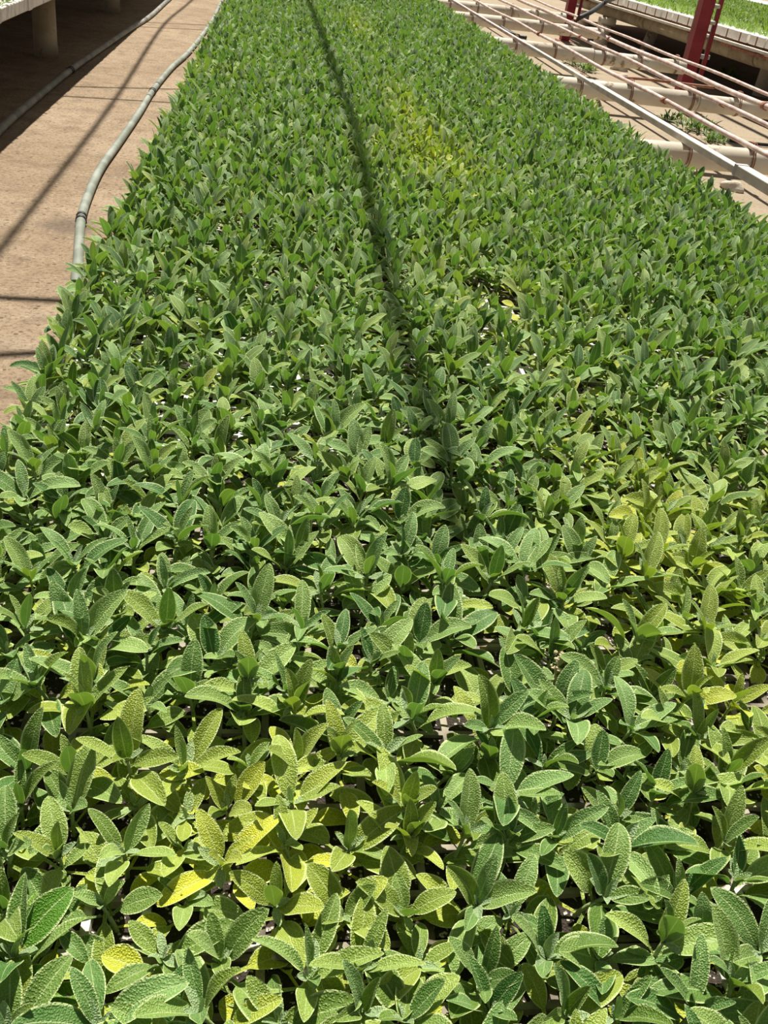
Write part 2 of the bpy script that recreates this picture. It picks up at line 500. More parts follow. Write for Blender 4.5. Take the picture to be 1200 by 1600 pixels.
def shade_back(p, z):
    """the point at height z that the sun drops onto p"""
    t = (z - p[2]) / -SUN_DIR.z
    return Vector((p[0] - SUN_DIR.x * t, p[1] - SUN_DIR.y * t, z))

# long overhead pipes of the greenhouse frame: their shadows run along the path, the bed and the far aisle
ZO = 3.1
def overhead(i, pts, r):
    MB().tube(pts, r, 10).build('trim_%d' % i, M['galv'], None, 'structure')
pth = [at(*q, 0.0) for q in ((0, 390), (70, 300), (180, 155), (255, 40), (300, 0))]
pts = [shade_back(p, ZO) for p in pth]
pts = [pts[0] + (pts[0] - pts[1]) * 2.5] + pts + [pts[-1] + Vector((0.1, 8, 0))]
overhead(1, smooth_path(pts, 6), 0.018)
cn = [at(*q, 0.63) for q in ((680, 680), (600, 430), (545, 180), (515, 100), (480, 0))]
pts = [shade_back(p, ZO) for p in cn]
pts = [pts[0] + Vector((0, -0.28, 0))] + pts + [pts[-1] + Vector((-0.05, 7, 0))]
overhead(2, smooth_path(pts, 6), 0.021)
a = shade_back(Vector((4.5, 5, 0)), ZO); b = shade_back(Vector((4.48, 20, 0)), ZO)
overhead(3, [a, b], 0.04)
# pairs of cross wires, dropped as thin shadows across the path
for i, (q0, q1) in enumerate((((100, 135), (260, 139)), ((95, 150), (260, 160)), ((0, 465), (90, 470)), ((0, 555), (50, 552)), ((230, 35), (320, 39)), ((222, 42), (320, 47)))):
    p0, p1 = shade_back(at(*q0, 0), 2.6), shade_back(at(*q1, 0), 2.6)
    d = (p1 - p0).normalized()
    overhead(4 + i, [p0 - d * 1.5, p1 + d * 0.25], 0.020 if i in (2, 3) else 0.014)

# ------------------------------------------------------------------ benches: supports
PIPE_R, RAIL_Z = 0.062, 0.512
PIPE_TOP = 0.499
def pipe_label(i):
    return ['nearest pale cement pipe crossing under the empty rails beside the sage bed', 'second nearest pale cement pipe crossing under the empty rails',
            'middle pale cement pipe crossing under the empty rails behind the second', 'fourth pale cement pipe crossing under the rails toward the far end', 'farthest pale cement pipe crossing under the rails at the frame top',
            'pale cement pipe under the sage bed nearest the camera'][i]
pipe_ys = [((1.30, 4.62), (3.55, 4.86)), ((1.30, 6.72), (4.05, 6.72)), ((1.30, 8.82), (3.75, 8.86)), ((1.30, 10.93), (3.70, 11.30)), ((1.30, 12.45), (3.70, 12.95))]
def along(p, q, x):
    t = (x - p[0]) / (q[0] - p[0])
    return p[1] + (q[1] - p[1]) * t
for i, (p, q) in enumerate(pipe_ys):
    t = thing('cement_pipe', pipe_label(i), 'pipe', (0, 0, 0), 0, 'cement cross pipes of the long bench')
    x0, x1 = -0.30, q[0]
    z = PIPE_TOP - PIPE_R
    # two lengths butted with a collar
    xm = 2.85 + 0.15 * (i % 2)
    MB().tube([(x0, along(p, q, x0), z), (xm, along(p, q, xm), z)], PIPE_R, 20).build('pipe_length', M['pipe'], t)
    MB().tube([(xm + 0.012, along(p, q, xm + 0.012), z - 0.006), (x1, along(p, q, x1), z - 0.006)], PIPE_R * 0.94, 20).build('pipe_length', M['pipe'], t)
    for xs, nm in ((0.10, 'left'), (1.15, 'mid')):
        ys = along(p, q, xs)
        b = MB(); b.tube([(xs, ys, -0.02), (xs, ys, z - PIPE_R * 0.9)], 0.058, 16)
        b.build('support_post', M['post'], t)
# cross pipe nearest the camera, under the bed only
t = thing('cement_pipe', pipe_label(5), 'pipe', (0, 0, 0), 0, 'cement cross pipes of the long bench')
MB().tube([(-0.30, 2.5, PIPE_TOP - PIPE_R), (3.0, 2.55, PIPE_TOP - PIPE_R)], PIPE_R, 20).build('pipe_length', M['pipe'], t)
for xs in (0.1, 1.7):
    MB().tube([(xs, 2.52, -0.02), (xs, 2.52, PIPE_TOP - PIPE_R * 1.9)], 0.058, 16).build('support_post', M['post'], t)

def ties(t, x, w):
    """rusty wire wound round the rail and the cross pipe"""
    for (p, q) in pipe_ys:
        y = along(p, q, x)
        if y > 12.9:
            continue
        b = MB()
        n = 16
        for off in (-0.006, 0.006):
            pts = []
            for j in range(n + 1):
                a = 2 * PI * j / n
                zz = PIPE_TOP - PIPE_R + math.sin(a) * (PIPE_R + 0.004)
                if math.sin(a) > 0.75:
                    zz = max(zz, RAIL_Z + w * 0.5 + 0.004)
                pts.append((x + w * 0.5 + off + 0.006, y + math.cos(a) * (PIPE_R + 0.004), zz))
            b.tube(pts, 0.0030, 6, False)
        b.build('wire_tie', M['rust'], t)

rails = [(2.105, 'white'), (2.475, 'first'), (2.935, 'second'), (3.285, 'third'), (3.64, 'fourth')]
RL = {'first': 'thin faded red rail next to the white rail on the empty bench', 'second': 'middle faded red rail of the empty bench, two rails from the white one',
      'third': 'broad pinkish red rail of the empty bench, fourth from the sage bed', 'fourth': 'thin rusty red rail on the outer edge of the empty bench'}
RW = {'first': 0.026, 'second': 0.027, 'third': 0.036, 'fourth': 0.024}
for x, nm in rails:
    if nm == 'white':
        t = thing('bench_rail', 'chalky white rail along the sage bed, thicker toward the camera', 'rail', (0, 0, 0), 0, 'rails of the empty bench')
        for (y0, y1, w, h, mt) in ((1.5, 4.05, 0.056, 0.046, 'white'), (4.05, 6.35, 0.042, 0.034, 'white'), (6.352, 8.3, 0.028, 0.026, 'white'), (8.302, 15.0, 0.030, 0.024, 'rail')):
            MB().box((x - w / 2, y0, PIPE_TOP), (x + w / 2, y1, PIPE_TOP + h), 0.004).build('rail_section', M[mt], t)
        MB().box((x - 0.030, 4.03, PIPE_TOP - 0.002), (x + 0.030, 4.06, PIPE_TOP + 0.049), 0.003).build('joint_sleeve', M['galv'], t)
        ties(t, x, 0.03)
    else:
        t = thing('bench_rail', RL[nm], 'rail', (0, 0, 0), 0, 'rails of the empty bench')
        w = RW[nm]
        b = MB()
        ys = np.linspace(1.5, 17.0, 60)
        # a slightly bowed square bar, kinked where lengths were welded
        pts = [(x + 0.008 * math.sin(y * 1.3 + x * 3), y, PIPE_TOP + w * 0.5 + 0.004 * math.sin(y * 2.9 + x)) for y in ys]
        b.tube(pts, w * 0.53, 8)
        b.build('rail_bar', M['rail'], t)
        for wy in (5.25 + x * 0.3, 8.4 + x * 0.4):
            MB().tube([(x, wy, PIPE_TOP + w * 0.5), (x, wy + 0.05, PIPE_TOP + w * 0.5)], w * 0.74, 8).build('weld_collar', M['rust'], t)
        ties(t, x, w)
# the bed's own rails, under its trays
for i, x in enumerate((-0.27, 0.22, 0.72, 1.25, 1.50)):
    w = 0.026
    t = tag(MB().box((x - w / 2, 0.0, PIPE_TOP), (x + w / 2, 15.0, PIPE_TOP + w), 0.003).build('bench_rail', M['rail']),
            'hidden faded red rail under the sage trays, %s from the path' % ORD[i + 1], 'rail', 'rails under the sage bed')
TRAY_BOT = PIPE_TOP + 0.026
TRAY_TOP = 0.585

# ------------------------------------------------------------------ foam seedling trays of the sage bed
NCX, NCY = 13, 8
CX, CY = 0.0478, 0.0465
TW, TD = 0.627, 0.378
X0, Y0 = -0.365, 0.03
PX, PY = 0.632, 0.380
def tray_meshes():
    bm = bmesh.new()
    h = TRAY_TOP - TRAY_BOT
    mx, my = (TW - NCX * CX) / 2, (TD - NCY * CY) / 2
    o = 0.0203
    def quad(*p):
        bm.faces.new([bm.verts.new(q) for q in p])
    for i in range(NCX):
        for j in range(NCY):
            cx, cy = mx + (i + 0.5) * CX, my + (j + 0.5) * CY
            xl, xr = (0 if i == 0 else cx - CX / 2), (TW if i == NCX - 1 else cx + CX / 2)
            yl, yr = (0 if j == 0 else cy - CY / 2), (TD if j == NCY - 1 else cy + CY / 2)
            O = [(xl, yl, h), (xr, yl, h), (xr, yr, h), (xl, yr, h)]
            I = [(cx - o, cy - o, h), (cx + o, cy - o, h), (cx + o, cy + o, h), (cx - o, cy + o, h)]
            D = [(cx - o * .85, cy - o * .85, h - 0.025), (cx + o * .85, cy - o * .85, h - 0.025), (cx + o * .85, cy + o * .85, h - 0.025), (cx - o * .85, cy + o * .85, h - 0.025)]
            for k in range(4):
                k2 = (k + 1) % 4
                quad(O[k], O[k2], I[k2], I[k])
                quad(I[k], I[k2], D[k2], D[k])
    quad((0, 0, 0), (0, TD, 0), (TW, TD, 0), (TW, 0, 0))
    for a, b in (((0, 0), (TW, 0)), ((TW, 0), (TW, TD)), ((TW, TD), (0, TD)), ((0, TD), (0, 0))):
        quad((*a, 0), (*b, 0), (*b, h), (*a, h))
    bmesh.ops.remove_doubles(bm, verts=bm.verts, dist=1e-5)
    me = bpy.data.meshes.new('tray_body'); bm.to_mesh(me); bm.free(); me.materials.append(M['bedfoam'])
    bm = bmesh.new()
    bmesh.ops.create_grid(bm, x_segments=26, y_segments=16, size=0.5)
    rr = random.Random(3)
    for v in bm.verts:
        v.co = Vector(((v.co.x + 0.5) * (TW - 0.02) + 0.01, (v.co.y + 0.5) * (TD - 0.02) + 0.01, h - 0.005 + rr.uniform(-0.004, 0.0035)))
    for f in bm.faces:
        f.smooth = True
    ms = bpy.data.meshes.new('potting_soil'); bm.to_mesh(ms); bm.free(); ms.materials.append(M['soil'])
    return me, ms
tray_me, soil_me = tray_meshes()
clean_me = tray_me.copy()
clean_me.materials[0] = M['foam']
side_words = ['left column by path', 'middle column', 'right column by empty rails']
NROW = 34
for c in range(3):
    for r_ in range(NROW):
        t = thing('seedling_tray', 'white foam cell tray, %s, %s row from the camera' % (side_words[c], ordinal(r_ + 1)), 'tray',
                  (X0 + c * PX, Y0 + r_ * PY, TRAY_BOT), 0, 'foam trays of the sage bed')
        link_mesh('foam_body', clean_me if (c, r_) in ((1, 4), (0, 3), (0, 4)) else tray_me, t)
        link_mesh('soil', soil_me, t)

# ------------------------------------------------------------------ sage plants
def yellowness(x, y):
    v = 0.0
    v += 0.80 * math.exp(-((x - 0.55) / 0.11) ** 2) * (0.55 + 0.45 * math.sin(y * 1.9 + 1.0)) * (1 if y > 0.85 else 0.4)
    for (px, py, rad, s) in ((0.03, 0.52, 0.10, 0.65), (-0.03, 0.50, 0.06, 0.6), (0.58, 0.70, 0.13, 0.45), (0.10, 0.42, 0.07, 0.45), (-0.11, 0.58, 0.07, 0.3), (0.72, 1.07, 0.12, 0.4), (-0.36, 4.4, 0.2, 0.6), (0.50, 3.1, 0.35, 0.35), (0.5, 1.9, 0.16, 0.5), (0.9, 0.95, 0.15, 0.3)):
        v += s * math.exp(-((x - px) ** 2 + (y - py) ** 2) / rad ** 2)
    return min(v, 0.95)

def thin_here(x, y):
    """chance that a cell stands empty"""
    p = 0.03
    p += 0.85 * math.exp(-((x - 0.51) / 0.06) ** 2 - ((y - 1.86) / 0.13) ** 2) + 0.25 * math.exp(-((x - 0.54) / 0.06) ** 2 - ((y - 1.4) / 0.4) ** 2)
    p += 0.6 * math.exp(-((x - 0.585) / 0.05) ** 2 - ((y - 0.68) / 0.06) ** 2)
    p += 0.7 * math.exp(-((x - 0.375) / 0.028) ** 2 - ((y - 0.485) / 0.028) ** 2)
    p += 0.55 * math.exp(-((x + 0.11) / 0.03) ** 2 - ((y - 0.395) / 0.025) ** 2)
    p += 0.5 * math.exp(-((x - 0.51) / 0.03) ** 2 - ((y - 0.585) / 0.03) ** 2)
    return p

cells = []
for c in range(3):
    for r_ in range(NROW):
        for i in range(NCX):
            for j in range(NCY):
                x = X0 + c * PX + (TW - NCX * CX) / 2 + (i + 0.5) * CX
                y = Y0 + r_ * PY + (TD - NCY * CY) / 2 + (j + 0.5) * CY
                if y < 0.13:
                    continue
                if rng.random() < thin_here(x, y) or ((x - 0.51) / 0.05) ** 2 + ((y - 1.87) / 0.11) ** 2 < 1:
                    continue
                cells.append((x, y, r_ * NCY + j))
def d2(c):
    return c[0] ** 2 + c[1] ** 2 + (CAM_Z - 0.62) ** 2
def framed(c):
    px, py, _ = proj(c[0], c[1], 0.625)
    return -15 < px < 1215 and py < 1612
near = sorted([c for c in cells if framed(c)], key=d2)[:300]
near_set = set(near)

ROOT_Z = TRAY_TOP - 0.012
STYLES = [  # look words, tall, broad, yellow, upright, low
    ('grey-green', 1.00, 1.00, 0.00, 0.0, 2), ('tall grey-green', 1.20, 0.95, 0.00, 0.3, 2), ('broad-leaved', 0.98, 1.22, 0.02, -0.1, 2),
    ('narrow-leaved', 1.08, 0.80, 0.00, 0.4, 2), ('low spreading', 0.80, 1.10, 0.04, -0.5, 2), ('upright-leaved', 1.10, 0.92, 0.00, 0.8, 1)]
protos = []
for si, (words_, tall, broad, yel, upr, low) in enumerate(STYLES):
    for v in range(4):
        rr = random.Random(100 + si * 10 + v)
        lo, ma, yo, top = sage(rr, tall, broad, yel, upr, low)
        root = thing('sage_seedling', 'x', 'sage seedling', (0, 0, 0), 0, 'sage seedlings nearest the camera')
        b = MB()
        b.tube(smooth_path([(0, 0, -0.006), (top[0] * 0.4, top[1] * 0.3, top[2] * 0.5), top], 4), [0.0022 - 0.0001 * k for k in range(9)], 8)
        b.build('stem', M['stem'], root)
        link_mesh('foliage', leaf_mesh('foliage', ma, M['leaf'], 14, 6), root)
        link_mesh('shoot_tip', leaf_mesh('shoot_tip', yo, M['young'], 8, 4), root)['label'] = 'pale young leaves at the shoot tip'
        for lfp in lo:
            o = link_mesh('lower_leaf', leaf_mesh('lower_leaf', [lfp], M['leaf'], 10, 4), root)
            o['label'] = 'yellowed round lower leaf'
        protos.append((root, words_))
used = set()
rows = {}
for c in near:
    rows.setdefault(c[2], []).append(c)
row_ids = sorted(rows)
for ri, rid in enumerate(row_ids):
    line = sorted(rows[rid])
    for k, c in enumerate(line):
        yv = yellowness(c[0], c[1])
        pr = rng.randrange(len(protos))
        root, words_ = protos[pr]
        if pr not in used:
            used.add(pr)
            o = root
        else:
            o = root.copy()
            COL.objects.link(o)
            for ch in list(root.children):
                d = ch.copy()
                COL.objects.link(d)
                d.parent = o
        o.location = (c[0] + rng.gauss(0, 0.003), c[1] + rng.gauss(0, 0.003), ROOT_Z)
        o.rotation_euler = (rng.gauss(0, 0.09), rng.gauss(0, 0.09), rng.uniform(0, 2 * PI))
        s = rng.uniform(0.97, 1.22) * (1 - 0.10 * yv)
        o.scale = (s, s, s)
        yv = min(0.9, max(0.0, yv + rng.gauss(0, 0.06)))
        for ch in o.children:
            ch['yellowing'] = float(yv)
        look = 'yellowing ' + words_.replace('tall grey-green', 'tall').replace('grey-green ', '').replace('grey-green', 'pale') if yv > 0.35 else words_
        n = len(line)
        if k < (n + 1) // 2:
            pos = 'leftmost' if k == 0 else ordinal(k + 1) + ' from the left'
        else:
            pos = 'rightmost' if k == n - 1 else ordinal(n - k) + ' from the right'
        rw = 'front row' if ri == 0 else ordinal(ri + 1) + ' row from front'
        o['label'] = '%s sage seedling, %s in %s' % (look, pos, rw)
for pr, (root, w_) in enumerate(protos):
    if pr not in used:
        for ch in list(root.children):
            bpy.data.objects.remove(ch)
        bpy.data.objects.remove(root)

# the rest of the bed: thousands of seedlings nobody would count
near_l, far_l, near_y, stems = [], [], [], []
near_lv, far_lv = [[], []], [[], []]
for c in cells:
    if c in near_set:
        continue
    x, y = c[0] + rng.gauss(0, 0.004), c[1] + rng.gauss(0, 0.004)
    yv = max(0, yellowness(c[0], c[1]) + rng.gauss(0, 0.08))
    st = rng.choice(STYLES)
    gf = min(1.0, max(0.0, (y - 0.8) / 1.4))
    lo, ma, yo, top = sage(rng, st[1] * rng.uniform(0.92, 1.12) * (1 - 0.12 * yv), st[2], st[3] + yv * 0.9, st[4] + 0.15 + 0.8 * gf, st[5], 1.0 + 0.30 * gf)
    dst = near_lv if y < 3.2 else far_lv
    for lst, kind in ((lo, 0), (ma, 0), (yo, 1)):
        for q in lst:
            dst[kind].append((q[0] + x, q[1] + y, q[2] + ROOT_Z) + q[3:])
    stems.append((x, y, ROOT_Z - 0.005, x + top[0], y + top[1], ROOT_Z + top[2], 0.0020, 0.0012))
Vs, Qs, As, Ms, off = [], [], [[], [], []], [], 0
for dst, nu, nv in ((near_lv, 8, 4), (far_lv, 5, 2)):
    for kind in (0, 1):
        V, Q, lf, ph, ti = leaf_arrays(np.array(dst[kind], dtype=float), nu if kind == 0 else max(4, nu - 2), nv if kind == 0 else 2)
        Vs.append(V); Qs.append(Q + off); off += len(V)
        for k, a in enumerate((lf, ph, ti)):
            As[k].append(a)
        Ms.append(np.full(len(Q), kind))
V, Q = stem_arrays(np.array(stems))
Vs.append(V); Qs.append(Q + off)
for k in range(3):
    As[k].append(np.zeros((len(V), 3)))
Ms.append(np.full(len(Q), 2))
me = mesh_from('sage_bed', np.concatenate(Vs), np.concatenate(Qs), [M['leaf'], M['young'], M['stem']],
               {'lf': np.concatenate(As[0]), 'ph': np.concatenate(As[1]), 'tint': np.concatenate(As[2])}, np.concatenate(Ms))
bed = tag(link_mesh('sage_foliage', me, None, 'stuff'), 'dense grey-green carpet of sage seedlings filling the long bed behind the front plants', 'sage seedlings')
del Vs, Qs, As, V, Q

# ------------------------------------------------------------------ odd plants in the bed
def weed(name, label, loc, n, size, mat, seed, up=0.6, cat='weed'):
    r = random.Random(seed)
    t = thing(name, label, cat, loc)
    lv = []
    for i in range(n):
        k = size * r.uniform(0.6, 1.2)
        lv.append((r.gauss(0, size * 0.1), r.gauss(0, size * 0.1), size * r.uniform(0.0, 0.9), r.uniform(0, 2 * PI), up + r.gauss(0, 0.3), r.uniform(0.1, 0.9), k, k * r.uniform(0.25, 0.5), k * 0.25, 0.3, r.gauss(0, 0.3), max(0, r.gauss(0.05, 0.15)), 0.5, r.random(), r.random(), 0.9))
    link_mesh('foliage', leaf_mesh('foliage', lv, M[mat], 8, 4), t)
    MB().tube([(0, 0, -0.008), (0, 0, size * 0.95)], [size * 0.035, size * 0.02], 6).build('stem', M['stem'], t)
    return t
p = at(8, 1500, 0.63)
weed('weed_seedling', 'bright green leafy weed at the lower left corner among the sage', (p.x, p.y, ROOT_Z), 14, 0.050, 'weed', 5)
# a dried flower spike
p = at(868, 1052, 0.625)
t = thing('dried_flower_spike', 'small dried tan flower spike standing among the sage leaves', 'flower spike', (p.x, p.y, ROOT_Z))
MB().tube([(0, 0, -0.005), (0.002, 0.004, 0.03), (0.006, 0.012, 0.068)], [0.0018, 0.0015, 0.001], 6).build('stalk', M['dry'], t)
bm = bmesh.new()
r = random.Random(4)
for i in range(60):
    f = r.uniform(0.35, 1.0)
    a = r.uniform(0, 2 * PI)
    cpt = Vector((0.006 * f + math.cos(a) * 0.008 * r.random(), 0.012 * f + math.sin(a) * 0.008 * r.random(), 0.07 * f))
    g = bmesh.ops.create_icosphere(bm, subdivisions=1, radius=r.uniform(0.0015, 0.003), matrix=Matrix.Translation(cpt) @ Matrix.Diagonal((1, 1, r.uniform(0.6, 1.3), 1)))
me = bpy.data.meshes.new('florets'); bm.to_mesh(me); bm.free(); me.materials.append(M['dry'])
link_mesh('florets', me, t)

# ------------------------------------------------------------------ hoses on the path
R_H = 0.021
def hose(name, label, px, r, mat, couple, tail):
    pts = [at(*q, r) for q in px]
    pts = tail[0] + pts + tail[1]
    path = smooth_path(pts, 12)
    t = thing(name, label, 'hose')
    MB().tube(path, r, 14).build('tube', mat, t)
    for q in couple:
        p = at(*q, r)
        k = min(range(1, len(path) - 1), key=lambda i: (path[i] - p).length)
        d = (path[k + 1] - path[k - 1]).normalized()
        for s in (-0.025, 0.025):
            MB().tube([path[k] + d * (s - 0.012), path[k] + d * (s + 0.012)], r * 1.16, 14).build('hose_clamp', M['black'], t)
    return t
hose('irrigation_hose', 'pale grey-green hose lying on the dirt path beside the sage bed', [(120, 452), (122, 410), (127, 342), (140, 300), (158, 262), (186, 222), (217, 177), (240, 140), (268, 106), (297, 79), (330, 35), (345, 5)], R_H, M['hose'],
     [(127, 342), (238, 143)], ([Vector((-0.52, 2.6, R_H))], [Vector((-0.72, 18, R_H)), Vector((-0.62, 24, R_H))]))
hose('irrigation_hose', 'dark hose along the shaded edge of the left bench', [(0, 203), (45, 163), (110, 110), (160, 75), (205, 44), (235, 25), (265, -2)], 0.023, M['hosedark'],
     [(112, 109)], ([Vector((-1.42, 3.2, 0.023)), Vector((-1.47, 4.4, 0.023))], [Vector((-1.38, 18, 0.023))]))

# ------------------------------------------------------------------ left bench
LX = -1.40
t0 = thing('plant_bench', 'dark shaded frame under the left bench of white trays', 'bench')
MB().tube([(LX - 0.42, 0.5, 0.50), (LX - 0.42, 18, 0.50)], 0.05, 12).build('long_pipe', M['post'], t0)
MB().tube([(LX - 2.0, 0.5, 0.50), (LX - 2.0, 18, 0.50)], 0.05, 12).build('long_pipe', M['post'], t0)
MB().box((LX - 3.4, 0.5, 0.555), (LX - 0.16, 18, 0.598), 0.004).build('deck', M['wood'], t0)
for i, y in enumerate((4.95, 8.40, 11.85, 15.3)):
    tag(MB().tube([(LX - 0.45, y, -0.02), (LX - 0.45, y, 0.12), (LX - 0.44, y, 0.46)], [0.095, 0.092, 0.090], 24).build('bench_post', M['post']),
        ['round concrete post of the left bench outside the left picture edge', 'thick round concrete post under the left bench, nearest in view', 'round concrete post under the left bench near the frame top', 'farthest round concrete post under the left bench'][i], 'post', 'posts of the left bench')
b = MB(); b.box((0, 0, 0), (0.50, 0.685, 0.066), 0.006)
# a shallow groove at mid length, as on the moulded side
b.box((0.497, 0.30, 0.0), (0.504, 0.385, 0.060), 0.002)
side = b.build('foam_body', M['oldfoam'])
side_me = side.data
bpy.data.objects.remove(side)
for i in range(18):
    y = 2.9 + i * 0.70
    t = thing('nursery_tray', 'weathered white foam tray on the left bench, %s from the near end' % ordinal(i + 1), 'tray', (LX - 0.50, y, 0.60), 0, 'trays on the left bench')
    link_mesh('foam_body', side_me, t)
# young plants on them
r = np.random.default_rng(5)
lv = []
for k in range(9000):
    x, y = r.uniform(LX - 3.2, LX - 0.03), r.uniform(2.9, 15.4)
    if r.random() < 0.5:
        x = r.uniform(LX - 0.22, LX - 0.005)
    kk = r.uniform(0.018, 0.036)
    lv.append((x, y, 0.660 + r.uniform(0, 0.012), r.uniform(0, 6.28), r.uniform(0.2, 1.1), r.uniform(0.2, 0.9), kk, kk * 0.5, 0.012, 0.3, 0, max(0, r.normal(0.05, 0.1)), 0.5, r.random(), r.random(), 0.9))
o = link_mesh('seedling_foliage', leaf_mesh('seedling_foliage', lv, M['seedling'], 4, 2), None, 'stuff')
tag(o, 'small dark green seedlings growing in the trays of the left bench', 'seedlings')
MB().box((LX - 3.3, 2.9, 0.60), (LX - 0.505, 15.5, 0.655), 0.01).build('compost_bed', M['soil'])
tag(bpy.data.objects['compost_bed'], 'dark compost bed behind the foam trays of the left bench', 'compost')

# ------------------------------------------------------------------ far right bench with grass-green seedlings
FB = Vector((4.80, 9.2, 0))
FA = 0.035
fm = Matrix.Translation(FB) @ Matrix.Rotation(FA, 4, 'Z')
def fb(x, y, z):
    return fm @ Vector((x, y, z))
t = thing('plant_bench', 'dark shaded bench frame under the bright green seedlings at right', 'bench', FB, FA)
MB().box((0.08, -4, 0.57), (3.75, 10.5, 0.618), 0.004).build('deck', M['rust'], t)
for (y0, y1) in ((-4, 0.9), (0.93, 4.1), (4.15, 10)):
    MB().tube([(0.32, y0, 0.47), (0.32, y1, 0.475)], 0.082, 16).build('long_pipe', M['post'], t)  # darker post concrete stands in for the deck's shade on this pipe
MB().tube([(2.4, -4, 0.48), (2.4, 10, 0.48)], 0.08, 12).build('long_pipe', M['pipe'], t)
for y in (-2.5, -1.0, 0.5, 2.2, 4.0, 6.0, 8.0):
    MB().box((0.02, y - 0.02, 0.545), (3.7, y + 0.02, 0.572), 0.003).build('cross_bar', M['rust'], t)
MB().box((-0.05, -4, 0.575), (-0.01, 10, 0.600), 0.004).build('edge_rail', M['white'], t)
MB().box((-0.02, -4, 0.535), (0.02, 1.2, 0.560), 0.004).build('lower_rail', M['rust'], t)
MB().box((0.06, -4, 0.555), (0.10, 10, 0.580), 0.004).build('lower_rail', M['rail'], t)
fp = [((1190, 150), 'pale concrete post under the far right bench at the right edge', 0.11), ((1008, 78), 'leaning pale concrete post under the far bench, left of the red column', 0.085), ((905, 60), 'far concrete post under the far bench near the distant red column', 0.085)]
for i, (q, lab, rad) in enumerate(fp):
    base = at(*q, 0)
    lean = 0.0 if i != 1 else 0.10
    tag(MB().tube([(base.x, base.y, -0.02), (base.x + lean * 0.5, base.y, 0.25), (base.x + lean, base.y, 0.385)], [rad * 1.05, rad, rad], 18).build('bench_post', M['pipe']), lab, 'post', 'posts of the far right bench')
base = at(935, 80, 0)
t = thing('concrete_block', 'short pale concrete stub standing on the ground behind the empty rails', 'block', (base.x, base.y, 0))
MB().tube([(0, 0, -0.02), (0, 0, 0.26), (0.01, 0, 0.33)], [0.11, 0.10, 0.095], 14).build('stub', M['pipe'], t)
MB().tube([(-0.09, 0.02, 0.375), (0.15, -0.02, 0.385)], 0.055, 14).build('cap_pipe', M['pipe'], t)

b = MB()
b.box((0, 0.004, 0), (0.48, 0.150, 0.088), 0.007)
b.box((0, 0.166, 0), (0.48, 0.316, 0.088), 0.007)
b.box((0.012, 0.10, 0.004), (0.47, 0.25, 0.070))
so = b.build('foam_body', M['foam'])
sm = so.data
bpy.data.objects.remove(so)
b = MB(); b.box((-0.004, 0.149, 0.0), (0.012, 0.167, 0.080), 0.002)
so = b.build('rusty_gap', M['rust']); gm = so.data
bpy.data.objects.remove(so)
for i in range(38):
    y = -4 + i * 0.335 + 0.01 * math.sin(i * 2.3)
    p = fb(0.0 + 0.012 * math.sin(i * 1.7), y, 0.619)
    t = thing('nursery_tray', 'notched whitish tray on green bench edge, %s from near end' % ordinal(i + 1), 'tray', p, FA + 0.02 * math.sin(i * 3.1), 'trays on the far right bench')
    link_mesh('foam_body', sm, t)
    link_mesh('rust_strip', gm, t)
MB().box((0.56, -4, 0.619), (3.7, 10.3, 0.70), 0.01).build('compost_bed', M['soil'])
o = bpy.data.objects['compost_bed.001']
o.location = FB; o.rotation_euler = (0, 0, FA)
tag(o, 'dark compost bed under the bright green seedlings at right', 'compost')
r = np.random.default_rng(9)
n = 68000
lv = np.zeros((n, len(KEYS)))
xs = r.uniform(0.06, 3.65, n) ; ys = r.uniform(-4, 10.2, n)
d = np.array(fm)
lump = 0.5 + 0.5 * np.sin(xs * 9 + 1.3 * np.sin(ys * 5)) * np.sin(ys * 7.3 + xs * 2)
lv[:, 0] = d[0, 0] * xs + d[0, 1] * ys + d[0, 3]
lv[:, 1] = d[1, 0] * xs + d[1, 1] * ys + d[1, 3]
lv[:, 2] = 0.70
lv[:, 3] = r.uniform(0, 6.28, n); lv[:, 4] = r.uniform(0.5, 1.4, n); lv[:, 5] = r.uniform(0.1, 0.9, n)
kk = r.uniform(0.04, 0.08, n) * (0.8 + 0.4 * lump)
lv[:, 6] = kk; lv[:, 7] = kk * 0.22; lv[:, 8] = 0.012; lv[:, 9] = 0.3
lv[:, 11] = np.clip(r.normal(0.12, 0.14, n) + 0.15 * lump, 0, 1); lv[:, 12] = 0.5; lv[:, 13] = r.random(n); lv[:, 14] = r.random(n); lv[:, 15] = 0.9
o = link_mesh('seedling_foliage', leaf_mesh('seedling_foliage', lv, M['grass'], 3, 2), None, 'stuff')
tag(o, 'bright grass-green fine seedlings covering the far right bench', 'seedlings')

# yet another bench beyond: only the white edge of its trays shows
q0, q1 = at(1152, -4, 0.72), at(1204, 11, 0.72)
t = thing('plant_bench', 'bench frame beyond the green seedlings at the upper right corner', 'bench', (8.7, 12, 0))
MB().box((0.05, 0, 0.57), (1.5, 12, 0.618), 0.004).build('deck', M['wood'], t)
for y in (1, 5, 9):
    MB().tube([(0.3, y, -0.02), (0.3, y, 0.58)], 0.09, 12).build('support_post', M['post'], t)
b = MB(); b.box((0, 0, 0), (0.6, 1.16, 0.11), 0.01)
so = b.build('foam_body', M['foam']); wm = so.data
bpy.data.objects.remove(so)
for i in range(10):
    t = thing('nursery_tray', 'long white tray beyond the green bench, %s from near end' % ordinal(i + 1), 'tray', (8.68, 12.0 + i * 1.19, 0.619), 0, 'white trays beyond the green bench')
    link_mesh('foam_body', wm, t)

